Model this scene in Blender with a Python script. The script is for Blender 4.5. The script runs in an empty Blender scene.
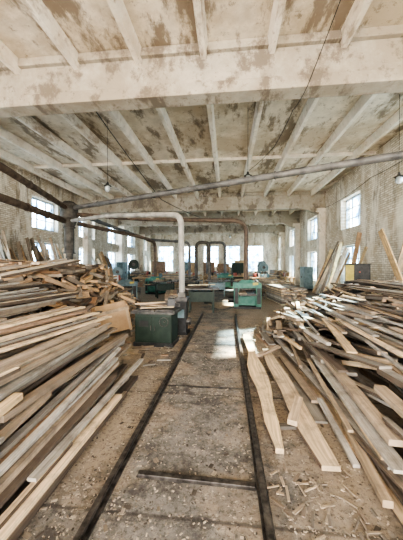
import bpy, math, random
import numpy as np
from mathutils import Vector, Matrix
random.seed(7); rng=random.Random(11)
D=bpy.data; C=bpy.context
col=C.scene.collection

# ---------------------------------------------------------------- materials
def nodes(name):
    m=D.materials.new(name); m.use_nodes=True
    nt=m.node_tree; b=nt.nodes["Principled BSDF"]
    return m,nt,b
def L(nt,a,b): nt.links.new(a,b)
def noise(nt,vec,scale,detail=5,rough=.6):
    n=nt.nodes.new("ShaderNodeTexNoise"); n.inputs["Scale"].default_value=scale
    n.inputs["Detail"].default_value=detail; n.inputs["Roughness"].default_value=rough
    if vec is not None: L(nt,vec,n.inputs["Vector"])
    return n.outputs["Fac"]
def ramp(nt,fac,stops):
    r=nt.nodes.new("ShaderNodeValToRGB"); cr=r.color_ramp
    while len(cr.elements)<len(stops): cr.elements.new(.5)
    for e,(p,c) in zip(cr.elements,stops):
        e.position=p; e.color=(c[0],c[1],c[2],1) if hasattr(c,'__len__') else (c,c,c,1)
    L(nt,fac,r.inputs["Fac"]); return r.outputs["Color"]
def mix(nt,fac,a,b,mode='MIX'):
    n=nt.nodes.new("ShaderNodeMix"); n.data_type='RGBA'; n.blend_type=mode
    for sock,v in ((n.inputs[0],fac),(n.inputs[6],a),(n.inputs[7],b)):
        if isinstance(v,(int,float)): sock.default_value=v
        elif isinstance(v,tuple): sock.default_value=(v[0],v[1],v[2],1)
        else: L(nt,v,sock)
    return n.outputs[2]
def geo(nt): return nt.nodes.new("ShaderNodeNewGeometry").outputs["Position"]
def mapping(nt,vec,scale=(1,1,1),loc=(0,0,0)):
    n=nt.nodes.new("ShaderNodeMapping"); n.inputs["Scale"].default_value=scale; n.inputs["Location"].default_value=loc
    L(nt,vec,n.inputs["Vector"]); return n.outputs[0]
def bump(nt,b,h,strength=.3,dist=.02):
    n=nt.nodes.new("ShaderNodeBump"); n.inputs["Strength"].default_value=strength; n.inputs["Distance"].default_value=dist
    L(nt,h,n.inputs["Height"]); L(nt,n.outputs[0],b.inputs["Normal"])
def simple(name,c1,c2,scale=6,rough=.7,metal=0,bmp=.15):
    m,nt,b=nodes(name); f=noise(nt,geo(nt),scale)
    c=ramp(nt,f,[(.35,c1),(.65,c2)]); L(nt,c,b.inputs["Base Color"])
    b.inputs["Roughness"].default_value=rough; b.inputs["Metallic"].default_value=metal
    if bmp: bump(nt,b,f,bmp,.01)
    return m

def plaster(name,base,stain,dark,thr=.55):
    m,nt,b=nodes(name); p=geo(nt)
    n1=noise(nt,p,.42,7,.68); n2=noise(nt,mapping(nt,p,(1,1,1),(13,5,2)),2.2,7,.7); n3=noise(nt,mapping(nt,p,(1.3,.45,1),(3,25,2)),.8,8,.72)
    n4=noise(nt,mapping(nt,p,(1,1,1),(31,5,9)),5.5,6,.75)
    c=mix(nt,ramp(nt,n2,[(.35,0.0),(.65,.9)]),base,tuple(x*.74 for x in base))
    c=mix(nt,ramp(nt,n1,[(thr-.06,0.0),(thr+.05,.8)]),c,stain)
    c=mix(nt,ramp(nt,n3,[(thr-.01,0.0),(thr+.055,.85)]),c,dark)
    c=mix(nt,ramp(nt,n4,[(.57,0.0),(.66,.65)]),c,dark)
    L(nt,c,b.inputs["Base Color"]); b.inputs["Roughness"].default_value=.9
    bump(nt,b,n2,.4,.04); return m
M_ceil=plaster("ceiling_plaster",(.78,.71,.60),(.47,.39,.29),(.20,.155,.115),.52)
M_beam=plaster("beam_concrete",(.50,.46,.395),(.33,.285,.225),(.18,.15,.12),.525)
M_rib=plaster("rib_plaster",(.84,.78,.69),(.63,.54,.42),(.35,.28,.21),.58)

def brick(name,swz):
    m,nt,b=nodes(name); p=geo(nt)
    s=nt.nodes.new("ShaderNodeSeparateXYZ"); L(nt,p,s.inputs[0]); cb=nt.nodes.new("ShaderNodeCombineXYZ")
    L(nt,s.outputs[swz],cb.inputs[0]); L(nt,s.outputs[2],cb.inputs[1])
    t=nt.nodes.new("ShaderNodeTexBrick"); L(nt,cb.outputs[0],t.inputs["Vector"])
    t.inputs["Color1"].default_value=(.80,.75,.66,1); t.inputs["Color2"].default_value=(.54,.48,.39,1); t.inputs["Mortar"].default_value=(.40,.35,.28,1)
    t.inputs["Scale"].default_value=1; t.inputs["Brick Width"].default_value=.26; t.inputs["Row Height"].default_value=.09; t.inputs["Mortar Size"].default_value=.014
    n=noise(nt,p,.7,7,.7); n2=noise(nt,mapping(nt,p,(1,1,.3),(7,7,7)),1.6,6)
    n3=noise(nt,mapping(nt,p,(1,1,.25),(17,7,7)),2.3,7,.75)
    c=mix(nt,ramp(nt,n,[(.46,0.0),(.60,.65)]),t.outputs["Color"],(.42,.34,.24))
    c=mix(nt,ramp(nt,n2,[(.50,0.0),(.62,.65)]),c,(.82,.78,.70))
    c=mix(nt,ramp(nt,n3,[(.54,0.0),(.64,.75)]),c,(.20,.165,.125))
    L(nt,c,b.inputs["Base Color"]); b.inputs["Roughness"].default_value=.92
    bump(nt,b,t.outputs["Fac"],-.4,.01); return m
M_brY=brick("whitewashed_brick_side",1); M_brX=brick("whitewashed_brick_end",0)

def floor_mat():
    m,nt,b=nodes("dirty_concrete"); p=geo(nt)
    s=nt.nodes.new("ShaderNodeSeparateXYZ"); L(nt,p,s.inputs[0])
    n1=noise(nt,p,1.0,8,.72); n2=noise(nt,mapping(nt,p,(1,1,1),(4,9,0)),3.2,9,.82); n3=noise(nt,mapping(nt,p,(1,1,1),(1,2,0)),26,6,.85)
    n5=noise(nt,mapping(nt,p,(1,1,1),(8,2,0)),6,9,.86)
    c=mix(nt,ramp(nt,n2,[(.43,0.0),(.57,1.0)]),(.10,.092,.083),(.24,.22,.195))
    ab=nt.nodes.new("ShaderNodeMath"); ab.operation='ADD'; ab.inputs[1].default_value=.3; L(nt,s.outputs[0],ab.inputs[0])
    a2=nt.nodes.new("ShaderNodeMath"); a2.operation='ABSOLUTE'; L(nt,ab.outputs[0],a2.inputs[0])
    a3=nt.nodes.new("ShaderNodeMath"); a3.operation='MULTIPLY_ADD'; a3.inputs[1].default_value=.16; L(nt,a2.outputs[0],a3.inputs[0]); L(nt,n1,a3.inputs[2])
    c=mix(nt,ramp(nt,a3.outputs[0],[(.53,0.0),(.65,.85)]),c,(.35,.28,.205))
    c=mix(nt,ramp(nt,n5,[(.52,0.0),(.61,.6)]),c,(.41,.36,.295))
    c=mix(nt,ramp(nt,n3,[(.52,0.0),(.60,.7)]),c,(.075,.065,.055))
    md=nt.nodes.new("ShaderNodeMath"); md.operation='PINGPONG'; md.inputs[1].default_value=.8; L(nt,s.outputs[1],md.inputs[0])
    wv=nt.nodes.new("ShaderNodeMath"); wv.operation='MULTIPLY_ADD'; wv.inputs[1].default_value=.03; L(nt,n5,wv.inputs[0]); L(nt,md.outputs[0],wv.inputs[2])
    c=mix(nt,ramp(nt,wv.outputs[0],[(.022,.6),(.034,0.0)]),c,(.05,.045,.04))
    L(nt,c,b.inputs["Base Color"]); b.inputs["Roughness"].default_value=.92; b.inputs["Specular IOR Level"].default_value=.25
    bump(nt,b,n5,.6,.03); return m
M_floor=floor_mat()

def wood_mat():
    m,nt,b=nodes("sawn_timber")
    a=nt.nodes.new("ShaderNodeVertexColor"); a.layer_name="tint"
    uv=nt.nodes.new("ShaderNodeUVMap"); uv.uv_map="UVMap"
    g=noise(nt,mapping(nt,uv.outputs[0],(1.2,38,1)),1.0,5,.65)
    d=noise(nt,geo(nt),4,6,.7)
    c=mix(nt,1.0,a.outputs["Color"],ramp(nt,g,[(.3,.5),(.7,1.15)]),'MULTIPLY')
    c=mix(nt,ramp(nt,d,[(.48,0.0),(.66,.65)]),c,(.14,.115,.09))
    L(nt,c,b.inputs["Base Color"]); b.inputs["Roughness"].default_value=.8
    bump(nt,b,g,.25,.004); return m
M_wood=wood_mat()
M_dgreen=simple("dark_green_paint",(.008,.022,.014),(.022,.038,.026),7,.55)
M_teal=simple("teal_paint",(.05,.17,.135),(.11,.25,.20),6,.6)
M_blue=simple("blue_grey_paint",(.11,.17,.19),(.20,.27,.29),6,.55)
M_iron=simple("cast_iron",(.05,.05,.05),(.13,.12,.11),9,.5,.6)
M_black=simple("black_metal",(.012,.012,.012),(.04,.04,.04),7,.5)
M_rail=simple("worn_steel",(.035,.03,.027),(.14,.125,.11),14,.45,.5)
M_galv=simple("galvanised_duct",(.10,.10,.10),(.22,.215,.21),3,.6,.3,.05)
M_lgalv=simple("painted_duct",(.22,.21,.19),(.42,.40,.365),3,.6,.2,.05)
M_rust=simple("rusty_duct",(.075,.055,.042),(.17,.125,.095),4,.7,.2)
M_dduct=simple("dark_duct",(.05,.045,.04),(.13,.12,.105),4,.6,.4)
M_frame=simple("white_window_paint",(.30,.36,.42),(.52,.58,.64),8,.6)
M_yellow=simple("yellow_paint",(.45,.36,.08),(.6,.48,.14),5,.6)
M_red=simple("red_paint",(.32,.07,.05),(.42,.11,.08),5,.5)
M_orange=simple("brown_board",(.20,.12,.075),(.31,.20,.13),5,.7)
M_ply=simple("plywood",(.35,.23,.13),(.48,.34,.20),4,.75)
M_white=simple("white_enamel",(.5,.5,.47),(.65,.65,.62),4,.4)
M_dust=simple("sawdust",(.28,.215,.145),(.42,.335,.235),12,.95,0,.5)
mg,nt,b=nodes("lamp_glass"); b.inputs["Base Color"].default_value=(.85,.9,.9,1); b.inputs["Roughness"].default_value=.15; b.inputs["Transmission Weight"].default_value=.6
M_lglass=mg
m,nt,b=nodes("window_glass"); o=nt.nodes["Material Output"]
tr=nt.nodes.new("ShaderNodeBsdfTransparent")
gl=nt.nodes.new("ShaderNodeBsdfGlossy"); gl.inputs["Roughness"].default_value=.05
ms=nt.nodes.new("ShaderNodeMixShader"); ms.inputs[0].default_value=.06
f=noise(nt,geo(nt),1.5); L(nt,ramp(nt,f,[(.36,(.22,.37,.52)),(.48,(.55,.72,.86)),(.60,(.95,.98,1))]),tr.inputs[0])
L(nt,tr.outputs[0],ms.inputs[1]); L(nt,gl.outputs[0],ms.inputs[2]); L(nt,ms.outputs[0],o.inputs[0]); nt.nodes.remove(b)
M_glass=m

# ---------------------------------------------------------------- mesh builder
class MB:
    def __init__(s): s.v=[];s.f=[];s.m=[];s.mats=[];s.sm=[];s.uv=[];s.tint=[]
    def mi(s,m):
        if m not in s.mats: s.mats.append(m)
        return s.mats.index(m)
    def add(s,vs,fs,mat,smooth=False,uvs=None,tint=(.55,.42,.28)):
        o=len(s.v); s.v+= [tuple(v) for v in vs]; k=s.mi(mat)
        for i,f in enumerate(fs):
            s.f.append(tuple(a+o for a in f)); s.m.append(k); s.sm.append(smooth)
            s.uv.append(uvs[i] if uvs else [(0,0)]*len(f)); s.tint.append(tint[i] if isinstance(tint,list) else tint)
    def box(s,c,d,mat,rz=0,rx=0,ry=0,taper=1):
        R=Matrix.Rotation(rz,3,'Z')@Matrix.Rotation(ry,3,'Y')@Matrix.Rotation(rx,3,'X'); vs=[]
        for z in (-.5,.5):
            for x,y in ((-.5,-.5),(.5,-.5),(.5,.5),(-.5,.5)):
                k=taper if z>0 else 1
                vs.append(Vector(c)+R@Vector((x*d[0]*k,y*d[1]*k,z*d[2])))
        s.add(vs,[(3,2,1,0),(4,5,6,7),(0,1,5,4),(1,2,6,5),(2,3,7,6),(3,0,4,7)],mat)
    def cyl(s,p0,p1,r,mat,seg=16,r1=None,cap=True):
        p0=Vector(p0);p1=Vector(p1); r1=r if r1 is None else r1
        d=(p1-p0).normalized(); a=d.orthogonal().normalized(); b=d.cross(a); vs=[]
        for p,rr in((p0,r),(p1,r1)):
            for i in range(seg):
                t=2*math.pi*i/seg; vs.append(p+(a*math.cos(t)+b*math.sin(t))*rr)
        s.add(vs,[(i,(i+1)%seg,seg+(i+1)%seg,seg+i) for i in range(seg)],mat,True)
        if cap: s.add(vs,[tuple(range(seg))[::-1],tuple(range(seg,2*seg))],mat)
    def tube(s,pts,r,mat,seg=14,fil=.3,flange=None):
        pts=[Vector(p) for p in pts]; P=[pts[0]]
        for i in range(1,len(pts)-1):
            a,b_,c=pts[i-1],pts[i],pts[i+1]; f=min(fil,(a-b_).length*.45,(c-b_).length*.45)
            A=b_+(a-b_).normalized()*f; Cc=b_+(c-b_).normalized()*f
            for k in range(7):
                t=k/6; P.append(A*(1-t)**2+b_*2*t*(1-t)+Cc*t*t)
        P.append(pts[-1]); T=[]
        for i in range(len(P)):
            T.append((P[min(i+1,len(P)-1)]-P[max(i-1,0)]).normalized())
        a=T[0].orthogonal().normalized(); vs=[]
        for p,t in zip(P,T):
            a=(a-t*a.dot(t)).normalized(); b_=t.cross(a)
            for i in range(seg):
                q=2*math.pi*i/seg; vs.append(p+(a*math.cos(q)+b_*math.sin(q))*r)
        fs=[]
        for k in range(len(P)-1):
            for i in range(seg): fs.append((k*seg+i,k*seg+(i+1)%seg,(k+1)*seg+(i+1)%seg,(k+1)*seg+i))
        s.add(vs,fs,mat,True)
        s.add(vs,[tuple(range(seg))[::-1],tuple(range((len(P)-1)*seg,len(P)*seg))],mat)
        if flange:
            for i in range(len(pts)-1):
                d=(pts[i+1]-pts[i]); n=int(d.length/flange)
                for k in range(1,n+1):
                    q=pts[i]+d*(k/(n+1)); e=d.normalized()*.018
                    s.cyl(q-e,q+e,r*1.18,mat,seg)
    def board(s,p0,p1,w,t,tint,roll=0,seg=2,bow=0,wav=0,mat=None,up=(0,0,1)):
        p0=Vector(p0);p1=Vector(p1); d=(p1-p0).normalized(); up=Vector(up)
        if abs(d.dot(up))>.97: up=Vector((0,1,0))
        sd=d.cross(up).normalized(); n=sd.cross(d)
        R=Matrix.Rotation(roll,3,d); sd=R@sd; n=R@n; Ln=(p1-p0).length; vs=[]
        u0=rng.random()*50; v0=rng.random()*50
        for k in range(seg+1):
            q=k/seg; c=p0.lerp(p1,q)+n*(bow*4*q*(1-q))
            ww=w*(1+wav*(rng.random()-.5)) 
            for a,b_ in((-.5,-.5),(.5,-.5),(.5,.5),(-.5,.5)): vs.append(c+sd*(a*ww)+n*(b_*t))
        fs=[];uv=[];tl=[]; bark=(.13,.095,.07) if wav else tint
        for k in range(seg):
            for i in range(4):
                j=(i+1)%4; fs.append((k*4+i,k*4+j,k*4+4+j,k*4+4+i)); a=u0+k*Ln/seg; b_=u0+(k+1)*Ln/seg
                q=v0+i*.3; wd=w if i%2==0 else t
                uv.append([(a,q),(a,q+wd),(b_,q+wd),(b_,q)]); tl.append(bark if i%2 else tint)
        s.add(vs,fs,mat or M_wood,False,uv,tl)
        e=tuple(min(1,c*1.25) for c in tint)
        s.add(vs,[(3,2,1,0),(seg*4,seg*4+1,seg*4+2,seg*4+3)],mat or M_wood,False,None,e)
    def obj(s,name,bevel=0,parent=None):
        me=D.meshes.new(name); me.from_pydata(s.v,[],s.f)
        for m_ in s.mats: me.materials.append(m_)
        me.polygons.foreach_set("material_index",s.m); me.polygons.foreach_set("use_smooth",s.sm)
        uvl=me.uv_layers.new(name="UVMap"); flat=[c for f in s.uv for p in f for c in p]; uvl.data.foreach_set("uv",flat)
        ca=me.color_attributes.new("tint",'FLOAT_COLOR','CORNER')
        cl=[]
        for f,t in zip(s.f,s.tint): cl+= [t[0],t[1],t[2],1]*len(f)
        ca.data.foreach_set("color",cl); me.update()
        o=D.objects.new(name,me); col.objects.link(o)
        if bevel:
            bv=o.modifiers.new("bevel",'BEVEL'); bv.width=bevel; bv.segments=2; bv.limit_method='ANGLE'
        if parent: o.parent=parent
        return o

TINTS=[(.31,.24,.175),(.40,.31,.22),(.52,.395,.265),(.76,.58,.38),(.34,.31,.27),(.26,.23,.195),(.45,.41,.35),(.14,.105,.08),(.60,.44,.26),(.34,.225,.145)]
TW=[4,4,4,2.6,5,4.5,4,3.5,2.4,2.4]
def tint(bright=1.0,warm=0):
    t=rng.choices(TINTS,TW)[0]; k=bright*(.78+.44*rng.random()); return (min(.9,t[0]*k*(1+warm)),min(.9,t[1]*k),min(.9,t[2]*k*(1-warm)))

# ---------------------------------------------------------------- room
XL,XR,YB,YF,ZC=-10.3,6.3,34.0,-6.0,6.55
b=MB(); b.box(((XL+XR)/2,(YB+YF)/2,-.1),(XR-XL+1,YB-YF+1,.2),M_floor); b.obj("floor")
b=MB(); b.box(((XL+XR)/2,(YB+YF)/2,ZC+.1),(XR-XL+1,YB-YF+1,.2),M_ceil); b.obj("ceiling")
def wall(name,axis,pos,th,u0,u1,ops,mat):
    us=sorted({u0,u1}|{o[0] for o in ops}|{o[1] for o in ops}); zs=sorted({0,ZC}|{o[2] for o in ops}|{o[3] for o in ops})
    b=MB()
    for a,c in zip(us,us[1:]):
        runs=[]
        for z0,z1 in zip(zs,zs[1:]):
            mu,mz=(a+c)/2,(z0+z1)/2
            if any(o[0]<mu<o[1] and o[2]<mz<o[3] for o in ops): continue
            if runs and abs(runs[-1][1]-z0)<1e-6: runs[-1][1]=z1
            else: runs.append([z0,z1])
        for z0,z1 in runs:
            if axis=='x': b.box((pos,(a+c)/2,(z0+z1)/2),(th,c-a,z1-z0),mat)
            else: b.box(((a+c)/2,pos,(z0+z1)/2),(c-a,th,z1-z0),mat)
    return b.obj(name)
wn=[0]
def window(axis,pos,u0,u1,z0,z1,inn,nu=3,nz=3):
    wn[0]+=1; b=MB(); t=.08
    def bx(cu,cz,su,sz,d=.08,mat=M_frame):
        if axis=='x': b.box((pos,cu,cz),(d,su,sz),mat)
        else: b.box((cu,pos,cz),(su,d,sz),mat)
    e=.004
    bx((u0+u1)/2,z0+t/2+e,u1-u0-2*e,t); bx((u0+u1)/2,z1-t/2-e,u1-u0-2*e,t)
    bx(u0+t/2+e,(z0+z1)/2,t,z1-z0-2*e); bx(u1-t/2-e,(z0+z1)/2,t,z1-z0-2*e)
    for i in range(1,nu): bx(u0+(u1-u0)*i/nu,(z0+z1)/2,.07,z1-z0-.1,.06)
    for i in range(1,nz): bx((u0+u1)/2,z0+(z1-z0)*i/nz,u1-u0-.1,.045,.05)
    bx((u0+u1)/2,(z0+z1)/2,u1-u0-.1,z1-z0-.1,.008,M_glass)
    b.obj("window_%d"%wn[0])
    portal(axis,pos+(-.2 if inn>0 else .2),u0,u1,z0,z1,inn)
def portal(axis,pos,u0,u1,z0,z1,inn):
    l=D.lights.new("window_portal",'AREA'); l.shape='RECTANGLE'; l.size=u1-u0; l.size_y=z1-z0; l.cycles.is_portal=True
    o=D.objects.new("window_portal",l); col.objects.link(o)
    if axis=='x':
        o.location=(pos,(u0+u1)/2,(z0+z1)/2); o.rotation_euler=(math.pi/2,0,-math.pi/2 if inn>0 else math.pi/2)
    else:
        o.location=((u0+u1)/2,pos,(z0+z1)/2); o.rotation_euler=(math.pi/2,0,0 if inn>0 else math.pi)
lo=[]
for y in (-3.6,.7,5,9.35,13.75,18.1,22.4,26.8,31):
    lo.append((y-1.05,y+1.05,3.7,5.4)); lo.append((y-1.05,y+1.05,.8,3.0))
wall("wall_left",'x',XL-.25,.5,YF-.5,YB+.5,lo,M_brY)
for o in lo: window('x',XL-.3,*o,1)
ro=[]
for y in (-4,2.1,8.1,14.15,20.2,26.2,31.8):
    ro.append((y-1.05,y+1.05,3.65,5.3)); ro.append((y-1.05,y+1.05,.6,2.75))
wall("wall_right",'x',XR+.25,.5,YF-.5,YB+.5,ro,M_brY)
for o in ro: window('x',XR+.3,*o,-1)
bo=[(-9.3,-7.3,1.0,4.4),(-6.3,-4.3,1.0,4.4),(-3.2,-1.2,1.6,4.4),(-.4,1.6,1.6,4.4),(2.6,4.6,1.0,4.4)]
wall("wall_back",'y',YB+.25,.5,XL,XR,bo,M_brX)
for o in bo: window('y',YB+.3,*o,-1,3,5)
fo=[(-8.5,4.5,0,5.1)]
wall("wall_front",'y',YF-.25,.5,XL,XR,fo,M_brX)
portal('y',YF-.55,-8.5,4.5,0,5.1,1)
BY=(-5.5,5.95,17.7,23.7,29.7)
for y in BY:
    b=MB()
    b.box(((XL+XR)/2,y,5.58),(XR-XL,.42,.26),M_beam)
    b.box(((XL+XR)/2,y,6.10),(XR-XL,.28,.9),M_beam)
    b.box(((XL+XR)/2,y,6.46),(XR-XL,.5,.18),M_beam)
    for sx,x in((1,XL),(-1,XR)):
        vs=[(x,y-.16,5.46),(x+sx*1.4,y-.16,5.46),(x,y-.16,4.9),(x,y+.16,5.46),(x+sx*1.4,y+.16,5.46),(x,y+.16,4.9)]
        b.add(vs,[(0,1,2),(3,5,4),(0,3,4,1),(1,4,5,2),(2,5,3,0)],M_beam)
    b.obj("ceiling_beam",.015)
b=MB(); ys=[YF]+list(BY[1:])+[YB]
x=XL+.75
while x<XR:
    for a,c in zip(ys,ys[1:]):
        vs=[]
        for y in(a+.1,c-.1):
            vs+= [(x-.11,y,ZC+.01),(x+.11,y,ZC+.01),(x+.06,y,ZC-.30),(x-.06,y,ZC-.30)]
        b.add(vs,[(0,1,2,3),(4,7,6,5),(0,4,5,1),(1,5,6,2),(2,6,7,3),(3,7,4,0)],M_rib)
    x+=1.5
for y in (0.2,11.8,20.7,26.7,32):
    b.box(((XL+XR)/2,y,ZC-.06),(XR-XL-.02,.08,.14),M_rib)
b.obj("ceiling_ribs")
b=MB()
for y in BY[1:]:
    b.box((XL+.2,y,2.72),(.4,.5,5.44),M_rib); b.box((XR-.2,y,2.72),(.4,.5,5.44),M_rib)
    b.box((XL+.3,y,5.3),(.6,.6,.25),M_rib); b.box((XR-.3,y,5.3),(.6,.6,.25),M_rib)
b.obj("wall_columns",.02)

# ---------------------------------------------------------------- track
for x in(-.85,.245):
    b=MB(); Ly=10.6
    b.box((x,Ly/2-2,.012),(.075,Ly,.022),M_rail); b.box((x,Ly/2-2,.035),(.022,Ly,.03),M_rail); b.box((x,Ly/2-2,.055),(.042,Ly,.018),M_rail)
    b.obj("track_rail",.004)
b=MB(); b.box((-.24,1.88,.02),(.88,.04,.03),M_rail,rz=-.03); b.box((-.24,1.9,.006),(.9,.07,.01),M_rail,rz=-.03); b.obj("track_crossbar",.004)
b=MB()
for y in(3.4,5.3,7.1): b.box((-.3,y,.004),(1.0,.035,.006),M_rail)
b.obj("track_ties")

# ---------------------------------------------------------------- timber piles
class Pile:
    def __init__(s,x0,x1,y0,y1,cap):
        s.c=.04; s.x0=x0-2;s.y0=y0-3; s.H=np.zeros((int((x1-x0+4)/s.c),int((y1-y0+6)/s.c))); s.cap=cap; s.b=MB(); s.n=0
    def put(s,cx,cy,Ln,yaw,w,t,tn,slope=.3,wav=0):
        n=max(6,int(Ln/.07)); q=np.linspace(-Ln/2,Ln/2,n); dx,dy=-math.sin(yaw),math.cos(yaw)
        hs=[];idx=[]; 
        for o in(-w/2+.012,-w/4,0,w/4,w/2-.012):
            X=cx+dx*q+dy*o; Y=cy+dy*q-dx*o
            I=np.clip(((X-s.x0)/s.c).astype(int),0,s.H.shape[0]-1); J=np.clip(((Y-s.y0)/s.c).astype(int),0,s.H.shape[1]-1)
            hs.append(s.H[I,J]); idx.append((I,J))
        h=np.max(hs,axis=0); m=n//2; i0=int(np.argmax(h[:m])); i1=m+int(np.argmax(h[m:]))
        k=(h[i1]-h[i0])/max(.3,q[i1]-q[i0]); k=max(-slope,min(slope,k))
        z=h[i0]+k*(q-q[i0]); z+=max(0,float(np.max(h-z)))+.002
        X=cx+dx*q; Y=cy+dy*q
        if np.any(z+t>s.cap(X,Y)): return False
        for I,J in idx: np.maximum.at(s.H,(I,J),z+t)
        p0=(X[0],Y[0],z[0]+t/2); p1=(X[-1],Y[-1],z[-1]+t/2)
        s.b.board(p0,p1,w,t,tn,seg=4 if wav else 1,wav=wav); s.n+=1; return True
def capL(X,Y):
    a=.08+np.clip((-1.20-X)*1.35,0,.70)+np.clip((-1.7-X)*.20,0,.58)
    yend=3.95+np.clip((-1.4-X)*.7,0,1.7)
    a=np.where(Y>yend,-1,a); return np.where(X>-1.17,-1,a)+.001
P=Pile(-6.5,-1.15,-1,5.8,capL)
for i in range(17000):
    cx=-1.2-(rng.random()**1.5)*5.0; Ln=rng.choice([2.2,2.8,3.5,4,4.6,5]); yaw=rng.gauss(.02,.055) if rng.random()<.86 else rng.gauss(0,.25)
    yend=3.9+max(0,min(1.7,(-1.4-cx)*.7)); cy=yend-Ln/2-rng.random()*.9*(1 if rng.random()<.6 else 2.8)
    P.put(cx,cy,Ln,yaw,rng.uniform(.04,.12),rng.choice([.022,.025,.03,.04,.05]),tint(1.0),wav=.2 if rng.random()<.3 else 0)
P.b.obj("timber_pile"); nL=P.n
b=MB(); b.board((-4.45,4.5,1.40),(-4.15,6.7,1.78),.34,.05,(.66,.54,.39),seg=3,wav=.1); b.board((-5.2,4.4,1.42),(-4.7,7.0,1.82),.22,.05,(.50,.40,.29)); b.obj("wide_plank")
def capS(X,Y):
    a=np.clip((-2.7-X)*1.0,0,1.72)*np.clip((Y-5.0)*1.6,0,1)*np.clip((10.2-Y)*.9,0,1)+np.clip((-6-X)*.1,0,.3)
    return a+.001
P=Pile(-8.3,-2.7,5,10,capS)
for i in range(9000):
    cx=-2.9-rng.random()*5.3; cy=5.2+rng.random()*4.6; Ln=rng.uniform(.35,1.4)
    P.put(cx,cy,Ln,rng.gauss(-.35,.65),rng.uniform(.05,.15),rng.uniform(.04,.11),tint(.88,.14),slope=.45)
P.b.obj("offcut_pile"); nS=P.n
def capR(X,Y):
    sx=np.where(Y<5.0,.93,.70)
    a=.05+np.clip((X-sx)*.85,0,.55)+np.clip((X-1.6)*.27,0,.60)
    yend=7.0+np.clip((X-.8)*1.0,0,3.0)
    a=np.where(Y>yend,-1,a); a=np.where(X>5.75,-1,a); return np.where(X<sx,-1,a)+.001
P=Pile(.5,5.9,-1,10,capR)
for i in range(18000):
    cx=.75+(rng.random()**1.4)*5.0; Ln=rng.choice([.9,1.6,2.2,3,3.5,4,4.6]); 
    r=rng.random(); yaw=rng.gauss(.07,.14) if r<.74 else rng.gauss(.3,.5)
    yend=6.9+max(0,min(3,(cx-.8))); cy=yend-Ln/2-rng.random()**.9*(yend-1.0)
    P.put(cx,cy,Ln,yaw,rng.uniform(.04,.15),rng.choice([.022,.025,.03,.04,.05,.06]),tint(1.06),wav=.22 if rng.random()<.35 else 0)
P.b.obj("timber_pile"); nR=P.n
print("PILES",nL,nS,nR)

def live_plank(name,x0,y0,x1,y1,prof,z,t,tn):
    b=MB(); n=len(prof); d=Vector((x1-x0,y1-y0,0)); sd=Vector((d.y,-d.x,0)).normalized(); vs=[]
    for i,(l,r) in enumerate(prof):
        c=Vector((x0,y0,z))+d*(i/(n-1))
        vs+= [c-sd*l,c+sd*r,c+sd*r+Vector((0,0,t)),c-sd*l+Vector((0,0,t))]
    fs=[];uv=[];Ln=d.length;tl=[]
    for k in range(n-1):
        for i in range(4):
            j=(i+1)%4; fs.append((k*4+i,k*4+j,k*4+4+j,k*4+4+i)); a=k*Ln/n;c=(k+1)*Ln/n; uv.append([(a,i*.3),(a,i*.3+.2),(c,i*.3+.2),(c,i*.3)]); tl.append((.16,.11,.08) if i%2 else tn)
    b.add(vs,fs,M_wood,False,uv,tl); b.add(vs,[(3,2,1,0),(n*4-4,n*4-3,n*4-2,n*4-1)],M_wood,False,None,tn); return b.obj(name,.004)
live_plank("live_edge_plank",.42,2.2,.42,5.9,[(.02,.05),(.06,.08),(.05,.09),(.06,.13),(.11,.14),(.12,.12),(.08,.08),(.05,.08),(.07,.09),(.09,.09),(.07,.08)],.035,.045,(.76,.57,.35))
live_plank("live_edge_plank",.78,2.05,.70,4.9,[(.06,.08),(.1,.09),(.11,.1),(.09,.11),(.1,.11),(.11,.09),(.09,.08),(.06,.07)],.035,.04,(.64,.485,.315))
b=MB(); b.board((.62,2.55,.095),(.80,3.0,.11),.09,.05,(.56,.42,.28)); b.board((.5,4.4,.11),(.95,4.9,.12),.07,.04,(.45,.34,.24)); b.obj("timber_offcut")
b=MB()
for y in(2.6,3.6,4.6,5.6): b.board((.36,y,.016),(.88 if y<4.8 else .6,y+.05,.016),.06,.03,tint(.8))
DK=[(.26,.20,.145),(.34,.27,.19),(.20,.165,.13),(.46,.36,.25)]
for i in range(130):
    x=rng.uniform(.35,.95); y=rng.uniform(1.3,2.05) if i%2 else rng.uniform(5.9,7.2); a=rng.gauss(0,.9); l=rng.uniform(.02,.13)
    b.board((x,y,.012),(x+l*math.sin(a),y+l*math.cos(a),.016),rng.uniform(.008,.022),.008,rng.choice(DK),seg=1)
for i in range(120):
    x=rng.uniform(-2.6,-1.1); y=rng.uniform(4.0,8.5); a=rng.random()*3.1; l=rng.uniform(.06,.3)
    b.board((x,y,.02),(x+l*math.sin(a),y+l*math.cos(a),.025),rng.uniform(.02,.05),.02,tint(.9),seg=1)
b.obj("wood_scraps")

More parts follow.
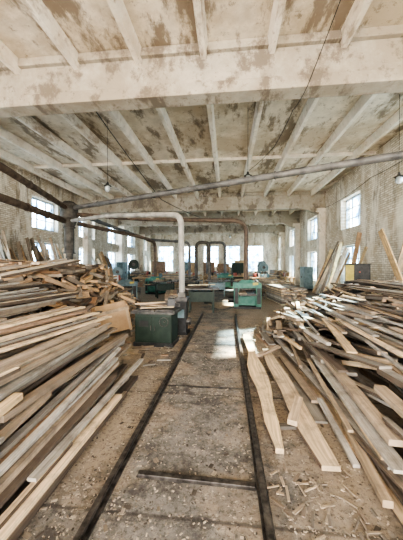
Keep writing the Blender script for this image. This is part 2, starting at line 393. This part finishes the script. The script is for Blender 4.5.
b=MB()
for i in range(8500):
    y=1.2+rng.random()**1.6*9; x=rng.uniform(-1.6,1.0) if rng.random()<.8 else rng.uniform(-2.5,1.2)
    if x<-1.25 and y<4.3: x+=.5
    if abs(x+.85)<.05 or abs(x-.245)<.05: continue
    l=rng.uniform(.005,.02)*(2.8 if rng.random()<.05 else 1); a=rng.random()*6.28; k=rng.random()
    t=(.50,.42,.32) if k<.42 else ((.28,.225,.165) if k<.75 else (.09,.075,.06))
    b.board((x,y,.004),(x+l*math.cos(a),y+l*math.sin(a),.006),l*rng.uniform(.25,.7),.003,t,seg=1)
b.obj("wood_chips")
def mound(name,cx,cy,rx,ry,h):
    b=MB(); N=22;R=8; vs=[(cx,cy,h)]
    for r in range(1,R+1):
        for i in range(N):
            a=2*math.pi*i/N; q=r/R; k=1+.15*math.sin(3*a+cx)+.1*rng.random()
            vs.append((cx+rx*q*k*math.cos(a),cy+ry*q*k*math.sin(a),max(.001,h*(math.cos(q*math.pi)*.5+.5)*(1+.2*(rng.random()-.5)))))
    fs=[(0,1+i,1+(i+1)%N) for i in range(N)]
    for r in range(R-1):
        for i in range(N): fs.append((1+r*N+i,1+(r+1)*N+i,1+(r+1)*N+(i+1)%N,1+r*N+(i+1)%N))
    b.add(vs,fs,M_dust,True); b.obj(name)
mound("sawdust_heap",-2.0,4.6,.35,.35,.05); mound("sawdust_heap",-.3,11,.5,.9,.06); mound("sawdust_heap",-2.0,8.0,.5,.8,.12)

# ---------------------------------------------------------------- ducts
b=MB()
b.cyl((-6.8,10.5,2.2),(-6.8,10.5,3.3),.20,M_dduct); b.cyl((-6.8,10.5,3.3),(-6.8,10.5,3.7),.20,M_dduct,r1=.36)
b.cyl((-6.8,10.5,3.7),(-6.8,10.5,4.25),.36,M_dduct); b.cyl((-6.8,10.5,4.25),(-6.8,10.5,4.4),.36,M_dduct,r1=.2)
b.cyl((-6.8,10.5,.0),(-6.8,10.5,2.2),.15,M_dduct)
for z in(3.3,3.7,4.25,2.2): b.cyl((-6.8,10.5,z-.02),(-6.8,10.5,z+.02),.40 if z>3.4 else .25,M_dduct)
b.obj("dust_collector")
def duct(name,pts,r,mat,fil=.35,fl=1.5,hang=()):
    b=MB(); b.tube(pts,r,mat,fil=fil,flange=fl)
    for h in hang: b.cyl(h,(h[0],h[1],ZC-.02),.008,M_black,6)
    return b.obj(name)
duct("long_duct",[(-6.48,10.4,4.12),(3.9,6.35,4.15),(6.25,5.45,4.15)],.095,M_galv)
duct("side_duct",[(-6.75,10.12,4.1),(-5.6,5.85,4.1),(-5.0,-2,4.1)],.10,M_rust)
duct("side_duct",[(-6.85,10.22,3.55),(-6.5,6.8,3.6),(-6.4,-2,3.65)],.12,M_rust)
duct("drop_duct",[(-6.5,10.25,3.55),(-3.9,8.2,3.3),(-1.12,6.15,2.86),(-1.1,6.15,.95)],.075,M_lgalv,fil=.28)
duct("machine_duct",[(-6.4,10.5,3.85),(-3.6,10.6,3.62),(.72,10.3,3.42),(.72,10.3,1.05)],.085,M_rust,fil=.5)
duct("machine_duct",[(-6.55,10.75,3.5),(-4.6,13.5,3.2),(-4.3,15,3.07),(-4.3,15,1.03)],.09,M_rust)
duct("machine_duct",[(-1.72,14,1.0),(-1.72,14,2.95),(-1.0,14,2.95),(-1.0,14,.9)],.09,M_dduct,fil=.34)
duct("machine_duct",[(-1.5,19,1.1),(-1.5,19,3.4),(-.2,19,3.4),(-.2,19,1.1)],.10,M_galv,fil=.4)
duct("drop_duct",[(-6.5,10.8,3.9),(-5.5,17.5,3.5),(-2.6,17.4,3.3),(-2.6,17.4,1.0)],.09,M_galv,fil=.4)

# ---------------------------------------------------------------- machines
def machine_jointer(x,y,mat,rz=0,name="jointer_machine"):
    b=MB()
    b.box((0,0,.04),(.82,.56,.08),M_black); b.box((0,0,.36),(.76,.52,.58),mat)
    b.box((-.19,-.268,.36),(.34,.02,.48),mat); b.box((.19,-.268,.36),(.34,.02,.48),mat)
    b.box((-.04,-.285,.38),(.02,.02,.1),M_iron); b.box((.04,-.285,.38),(.02,.02,.1),M_iron)
    b.box((-.19,-.282,.46),(.2,.01,.12),M_black)
    b.box((0,0,.68),(.92,.6,.05),M_iron); b.box((0,.2,.76),(.9,.03,.12),M_iron)
    b.box((-.22,0,.715),(.42,.5,.025),M_iron); b.box((.24,0,.722),(.40,.5,.03),M_iron)
    b.cyl((-.02,-.27,.70),(-.02,.27,.70),.045,M_rail); 
    b.cyl((.25,-.27,.52),(.25,-.34,.52),.015,M_iron)
    for a in range(12):
        t=a*math.pi/6; t2=t+math.pi/6
        b.cyl((.25+.09*math.cos(t),-.34,.52+.09*math.sin(t)),(.25+.09*math.cos(t2),-.34,.52+.09*math.sin(t2)),.01,M_iron,6)
    b.board((-.3,-.15,.76),(.35,.05,.77),.14,.03,(.5,.4,.26)); b.board((-.35,.1,.80),(.2,-.1,.80),.1,.03,(.4,.3,.2)); b.board((-.4,-.2,.84),(.1,.2,.84),.08,.03,(.6,.45,.3))
    b.box((.28,.1,.85),(.18,.2,.16),M_black,rz=.3,taper=.8)
    o=b.obj(name,.008); o.location=(x,y,0); o.rotation_euler[2]=rz; return o
machine_jointer(-1.48,5.3,M_dgreen,-.05)
def suction_stand(x,y):
    b=MB(); b.box((0,0,.03),(.34,.4,.06),M_black); b.box((0,0,.42),(.24,.3,.74),M_black)
    b.box((0,0,.83),(.3,.34,.10),M_iron); b.box((0,0,.93),(.2,.2,.14),M_dduct,taper=.75)
    b.cyl((.12,-.02,.3),(.22,-.02,.3),.09,M_iron); b.box((0,-.16,.5),(.16,.02,.2),M_blue)
    o=b.obj("suction_stand",.008); o.location=(x,y,0)
suction_stand(-1.1,6.15)
def thicknesser(x,y,mat,s=1,rz=0):
    b=MB()
    b.box((0,0,.05),(1.0,.8,.1),M_black); b.box((-.42,0,.5),(.2,.8,.84),mat); b.box((.42,0,.5),(.2,.8,.84),mat)
    b.box((0,.05,.3),(.66,.6,.36),mat); b.box((0,-.1,.56),(.62,1.1,.06),M_iron); b.box((0,0,.88),(1.06,.62,.2),mat)
    b.box((0,0,1.03),(.7,.4,.12),mat,taper=.6); b.cyl((-.3,-.3,.74),(.3,-.3,.74),.05,M_rail); b.cyl((-.3,.3,.74),(.3,.3,.74),.05,M_rail)
    b.cyl((.53,-.1,.5),(.66,-.1,.5),.02,M_iron)
    for a in range(12):
        t=a*math.pi/6; t2=t+math.pi/6
        b.cyl((.66,-.1+.15*math.cos(t),.5+.15*math.sin(t)),(.66,-.1+.15*math.cos(t2),.5+.15*math.sin(t2)),.013,M_iron,6)
    b.cyl((-.52,.1,.3),(-.74,.1,.3),.13,M_black); b.box((.3,-.33,.95),(.2,.02,.1),M_yellow); b.board((-.2,-.75,.62),(-.2,-.1,.62),.3,.04,(.6,.45,.3))
    for s_ in(-1,1): b.box((s_*.42,-.41,.5),(.14,.02,.6),M_black)
    o=b.obj("thickness_planer",.01); o.location=(x,y,0); o.scale=(s,s,s); o.rotation_euler[2]=rz
thicknesser(.75,10.3,M_teal,1.0)
thicknesser(-4.6,11.3,M_blue,.95,.3)
thicknesser(-4.3,15.1,M_teal,.95,-.2)
thicknesser(-.2,19,M_teal,1.05,.1)
def table_saw(x,y,mat,rz=0):
    b=MB()
    for sx in(-.42,.42):
        for sy in(-.3,.3): b.box((sx,sy,.4),(.07,.07,.8),mat)
    b.box((0,0,.55),(.84,.6,.36),mat); b.box((0,0,.83),(1.25,.85,.05),M_iron); b.box((.3,0,.91),(.04,.85,.1),M_iron)
    vs=[Vector((0,.0,.84))]+[Vector((0,.19*math.cos(a*math.pi/10),.84+.19*math.sin(a*math.pi/10))) for a in range(11)]
    b.add([v+Vector((.003,0,0)) for v in vs]+[v-Vector((.003,0,0)) for v in vs],[tuple(range(12)),tuple(range(23,11,-1))]+[(i,12+i,12+(i+1)%12,(i+1)%12) for i in range(12)],M_rail)
    b.cyl((.1,.1,.4),(.4,.1,.4),.14,M_black); b.board((-.55,-.2,.88),(.1,.3,.88),.2,.05,tint())
    b.board((-.5,.2,.93),(.5,.1,.96),.12,.03,tint(1.2))
    o=b.obj("table_saw",.006); o.location=(x,y,0); o.rotation_euler[2]=rz
table_saw(-.95,9.3,M_dgreen,.1); table_saw(-2.1,14.2,M_black,-.1); table_saw(-.6,14.3,M_blue,0); table_saw(-3.3,13.3,M_dgreen,.4); table_saw(.9,14.0,M_blue,.2);table_saw(-2.6,17.6,M_dgreen)
def bandsaw(x,y,mat,rz=0,s=1):
    b=MB(); b.box((0,0,.06),(.6,.7,.12),M_black); b.box((0,0,.45),(.5,.5,.7),mat); b.cyl((0,-.13,.45),(0,.13,.45),.36,mat,24)
    b.cyl((0,-.13,1.65),(0,.13,1.65),.36,mat,24); b.box((-.33,.0,1.05),(.14,.22,1.2),mat); b.box((.12,-.05,.98),(.7,.7,.05),M_iron)
    b.box((.33,0,1.3),(.015,.02,.65),M_rail); b.box((.33,0,1.45),(.06,.08,.25),mat); b.cyl((0,-.15,1.65),(0,-.13,1.65),.12,M_iron,16)
    o=b.obj("bandsaw",.01); o.location=(x,y,0); o.rotation_euler[2]=rz; o.scale=(s,s,s)
bandsaw(-6.4,14.5,M_blue,.3,.8); bandsaw(-3.4,20,M_blue,-.2,1.0); bandsaw(2.8,20.6,M_blue,0,.95); bandsaw(-7.5,20,M_dgreen,.4,1.1); bandsaw(3.2,24.8,M_blue,0,1.1)
def workbench(x,y,w=2,rz=0):
    b=MB()
    for sx in(-w/2+.1,w/2-.1):
        for sy in(-.3,.3): b.box((sx,sy,.39),(.09,.09,.78),M_ply)
    b.box((0,0,.81),(w,.8,.07),M_ply); b.box((0,0,.2),(w-.2,.65,.04),M_ply)
    for i in range(7):
        c=rng.choice([M_red,M_white,M_blue,M_orange,M_black,M_ply]); px=rng.uniform(-w/2+.2,w/2-.2); h=rng.uniform(.1,.35)
        b.box((px,rng.uniform(-.2,.2),.85+h/2),(rng.uniform(.1,.3),.2,h),c,rz=rng.random(),taper=rng.uniform(.7,1))
    for i in range(5): b.board((rng.uniform(-w/2,0),-.2+.1*i,.87+i*.01),(rng.uniform(.1,w/2),-.2+.08*i,.87+i*.01),.1,.03,tint(1.1))
    b.box((-w/4,0,.34),(.4,.4,.24),M_orange)
    o=b.obj("workbench",.006); o.location=(x,y,0); o.rotation_euler[2]=rz
for a in((-5.8,18.3,2.2,.3),(-6.8,24,2.5,0),(-3.5,25,2,.1),(-.8,25.5,2,0),(1.2,22.5,2.2,.1),(-8.0,16.5,2.2,1.4),(4.6,20.5,2,1.5),(3.4,29,2.4,0),(-1.5,31,2.4,0),(-5.5,30.5,2.4,0),(-1.2,21.6,1.8,.1),(-5.8,12.7,1.4,.2),(2.4,18.6,1.6,.1)): workbench(*a)
def cabinet(x,y,w,d,h,mat,rz=0,name="storage_cabinet"):
    b=MB(); b.box((0,0,h/2+.05),(w,d,h-.1),mat); b.box((0,0,.04),(w-.06,d-.06,.08),M_black)
    for s in(-1,1):
        b.box((s*w/4,-d/2-.008,h/2+.05),(w/2-.03,.02,h-.16),mat); b.box((s*.04,-d/2-.03,h/2+.1),(.015,.03,.14),M_iron)
    b.box((0,0,h+.012),(w+.05,d+.05,.03),mat)
    o=b.obj(name,.006); o.location=(x,y,0); o.rotation_euler[2]=rz
cabinet(-2.4,33.2,1.4,.6,2.2,M_orange); cabinet(-.6,33.2,1.6,.6,2.0,M_orange); cabinet(1.5,33.2,1.3,.6,2.4,M_ply); cabinet(-5.6,33.2,1.4,.6,2.0,M_blue); cabinet(4.3,31.5,1,.6,1.9,M_white); cabinet(-9.4,22.2,1,.6,2,M_blue,1.57); cabinet(5.5,18.8,1,.6,1.6,M_blue,-1.57)
cabinet(-3.9,28,1.2,.6,2.1,M_ply); cabinet(1.0,27.3,1.2,.6,2.0,M_dgreen,.1); cabinet(-7.6,28,1.4,.6,2.2,M_orange)
def stack(name,x,y,w,h,Ln,rz):
    b=MB(); z=0
    while z<h:
        t=rng.choice([.03,.04,.05]); xx=-w/2
        while xx<w/2-.05:
            ww=rng.uniform(.1,.2); o=rng.uniform(-.15,.15); b.board((xx+ww/2,-Ln/2+o,z+t/2),(xx+ww/2,Ln/2+o,z+t/2),ww*.95,t,tint(1.1),seg=1); xx+=ww
        z+=t+.004
    o=b.obj(name); o.location=(x,y,0); o.rotation_euler[2]=rz
for a in((-2.3,11.1,.8,.5,2.0,.2),(2.6,12.4,1.0,.7,2.5,.1),(2.8,16,1.2,.8,3,.1),(-2.9,16.1,.8,.6,1.6,1.5),(3.5,22.6,1,.9,2.0,.1),(-5,22,1.2,1,2.4,1.3),(-7.8,13.3,1.0,1.1,2.6,.1),(1.0,16.6,.8,.5,1.8,.2),(-.3,28.9,1.2,.9,2.4,1.5),(4.9,26,1.2,1.3,2.6,.0),(-9.0,26,1.2,1.2,2.6,0)): stack("lumber_stack",*a)

b=MB()
for s_ in(-1,1):
    b.box((s_*.38,0,.30),(.03,.5,.56),M_ply); 
    b.box((0,s_*.25,.30),(.76,.03,.56),M_ply)
b.box((0,0,.03),(.76,.5,.03),M_ply); b.box((-.35,-.27,.30),(.06,.02,.6),M_wood); b.box((.35,-.27,.30),(.06,.02,.6),M_wood)
b.box((0,-.27,.54),(.8,.02,.07),M_wood)
o=b.obj("plywood_crate"); o.location=(-2.70,5.95,.10); o.rotation_euler=(.14,-.2,.45)

def lean(name,items):
    b=MB()
    for p0,p1,w,t,tn in items: b.board(p0,p1,w,t,tn,up=(0,1,0) if abs(p1[1]-p0[1])<.6 else (1,0,0))
    return b.obj(name)
it=[]
for i in range(28):
    y=9.9+i*.17+rng.uniform(-.1,.1); it.append(((-9.0+rng.uniform(-.3,.3),y,.06),(-10.15,y+rng.uniform(-.5,.5),rng.uniform(2.3,3.3)),rng.uniform(.1,.22),.03,tint(.9,.1)))
lean("leaning_boards",it)
it=[]
for i in range(12):
    y=18.7+i*.2; it.append(((-9.1,y,.05),(-10.15,y+rng.uniform(-.4,.4),rng.uniform(1.8,3)),rng.uniform(.1,.2),.03,tint(1,.1)))
lean("leaning_boards",it)
it=[]
for i in range(12):
    y=14.2+i*.2; it.append(((5.2+rng.uniform(-.2,.2),y,.05),(6.15,y+rng.uniform(-.7,.5),rng.uniform(2.0,3.2)),rng.uniform(.1,.24),.035,tint(1.1,.08)))
lean("leaning_boards",it)
lean("leaning_boards",[((5.7,8.5,.05),(5.35,9.7,2.9),.26,.04,(.66,.46,.25)),((5.72,9.9,.05),(6.12,9.3,3.1),.2,.03,(.42,.30,.2)),((5.75,8.2,.05),(6.13,8.6,2.9),.16,.03,(.30,.22,.15)),((5.7,7.9,.05),(6.13,8.0,3.2),.22,.03,(.12,.09,.07)),((5.8,7.4,.05),(6.13,7.5,3.0),.16,.03,(.5,.37,.24)),((5.6,12.9,.05),(6.15,12.2,2.5),.2,.03,(.6,.45,.27)),((5.2,13.8,.05),(5.9,13.2,2.3),.16,.03,(.5,.36,.23)),((5.4,12.4,.05),(6.1,12.7,3.2),.2,.03,(.46,.32,.2))])
b=MB(); b.box((0,0,.5),(.9,.5,1.0),M_black); b.box((0,0,1.35),(.84,.45,.7),M_black); b.box((-.30,-.24,1.36),(.30,.03,.64),M_yellow); b.box((.15,-.26,.5),(.5,.02,.8),M_black)
b.box((.2,-.235,1.35),(.3,.02,.5),M_black); b.cyl((.05,-.24,1.4),(.05,-.28,1.4),.03,M_red); b.box((0,0,1.72),(.9,.5,.04),M_black)
o=b.obj("electrical_cabinet",.01); o.location=(5.25,11.1,0); o.rotation_euler[2]=-.3

# ---------------------------------------------------------------- lamps + wires
def lamp(x,y,z):
    b=MB(); b.cyl((x,y,z+.16),(x,y,ZC),.006,M_black,6); b.cyl((x,y,z+.08),(x,y,z+.18),.05,M_iron,12,r1=.025)
    b.cyl((x,y,z+.05),(x,y,z+.09),.13,M_dduct,18,r1=.06)
    vs=[];N=14;R=[(.062,.05),(.085,0),(.09,-.05),(.075,-.11),(.04,-.15),(.005,-.16)]
    for r,h in R:
        for i in range(N): a=2*math.pi*i/N; vs.append((x+r*math.cos(a),y+r*math.sin(a),z+h))
    b.add(vs,[(k*N+i,k*N+(i+1)%N,(k+1)*N+(i+1)%N,(k+1)*N+i) for k in range(len(R)-1) for i in range(N)],M_lglass,True)
    for a in range(4):
        t=a*math.pi/2; b.cyl((x+.1*math.cos(t),y+.1*math.sin(t),z+.05),(x+.03*math.cos(t),y+.03*math.sin(t),z-.18),.004,M_iron,5)
    b.obj("hanging_lamp")
lamp(-4.05,8.4,4.3); lamp(.62,8.2,4.4); lamp(4.9,8.0,4.15); lamp(-3.2,18.5,4.5); lamp(1.2,18.5,4.5); lamp(.2,24.5,4.5)
def wire(pts,r=.01,sag=0):
    b=MB(); P=[]
    for p,q in zip(pts,pts[1:]):
        for k in range(8):
            t=k/8; v=Vector(p).lerp(Vector(q),t); v.z-=sag*4*t*(1-t); P.append(v)
    P.append(Vector(pts[-1])); b.tube(P,r,M_black,6,fil=.01); b.obj("electric_cable")
wire([(-3.6,6.5,5.9),(-2.7,10.3,4.35),(-1.5,14,4.3)],.014,.05)
wire([(1.9,3.6,6.3),(1.65,5.65,5.38),(1.55,6.4,5.36),(1.3,7.5,5.0),(.66,8.2,4.62)],.008,.04)
wire([(-10.2,6.4,4.75),(-10.2,12,4.7),(-10.2,17.3,4.75)],.012,.12)
wire([(6.2,6.4,5.5),(6.2,12,5.5),(6.2,17.3,5.4)],.012,.12)

# ---------------------------------------------------------------- light
w=D.worlds.new("sky"); C.scene.world=w; w.use_nodes=True; nt=w.node_tree
bg=nt.nodes["Background"]; tc=nt.nodes.new("ShaderNodeTexCoord"); s=nt.nodes.new("ShaderNodeSeparateXYZ"); L(nt,tc.outputs["Generated"],s.inputs[0])
c=ramp(nt,s.outputs[2],[(.0,(.80,.71,.60)),(.04,(1.0,.95,.88)),(.4,(.98,.96,.95)),(1,(.7,.85,1.0))]); L(nt,c,bg.inputs[0]); bg.inputs[1].default_value=18.5
sl=D.lights.new("sun",'SUN'); sl.energy=150; sl.angle=.03; sl.color=(1,.85,.63); so=D.objects.new("sun",sl); col.objects.link(so)
so.rotation_euler=Vector((-.78,-.30,-.60)).to_track_quat('-Z','Y').to_euler(); so.location=(20,20,15)
try:
    C.scene.view_settings.look='AgX - High Contrast'
except Exception as e: print(e)

cam=D.cameras.new("camera"); co=D.objects.new("camera",cam); col.objects.link(co); C.scene.camera=co
cam.sensor_fit='VERTICAL'; cam.sensor_height=24; cam.lens=258/540*24; cam.clip_end=200; cam.clip_start=.05
co.location=(0,0,1.6); co.rotation_euler=(math.radians(90-.66),0,math.radians(5.82))
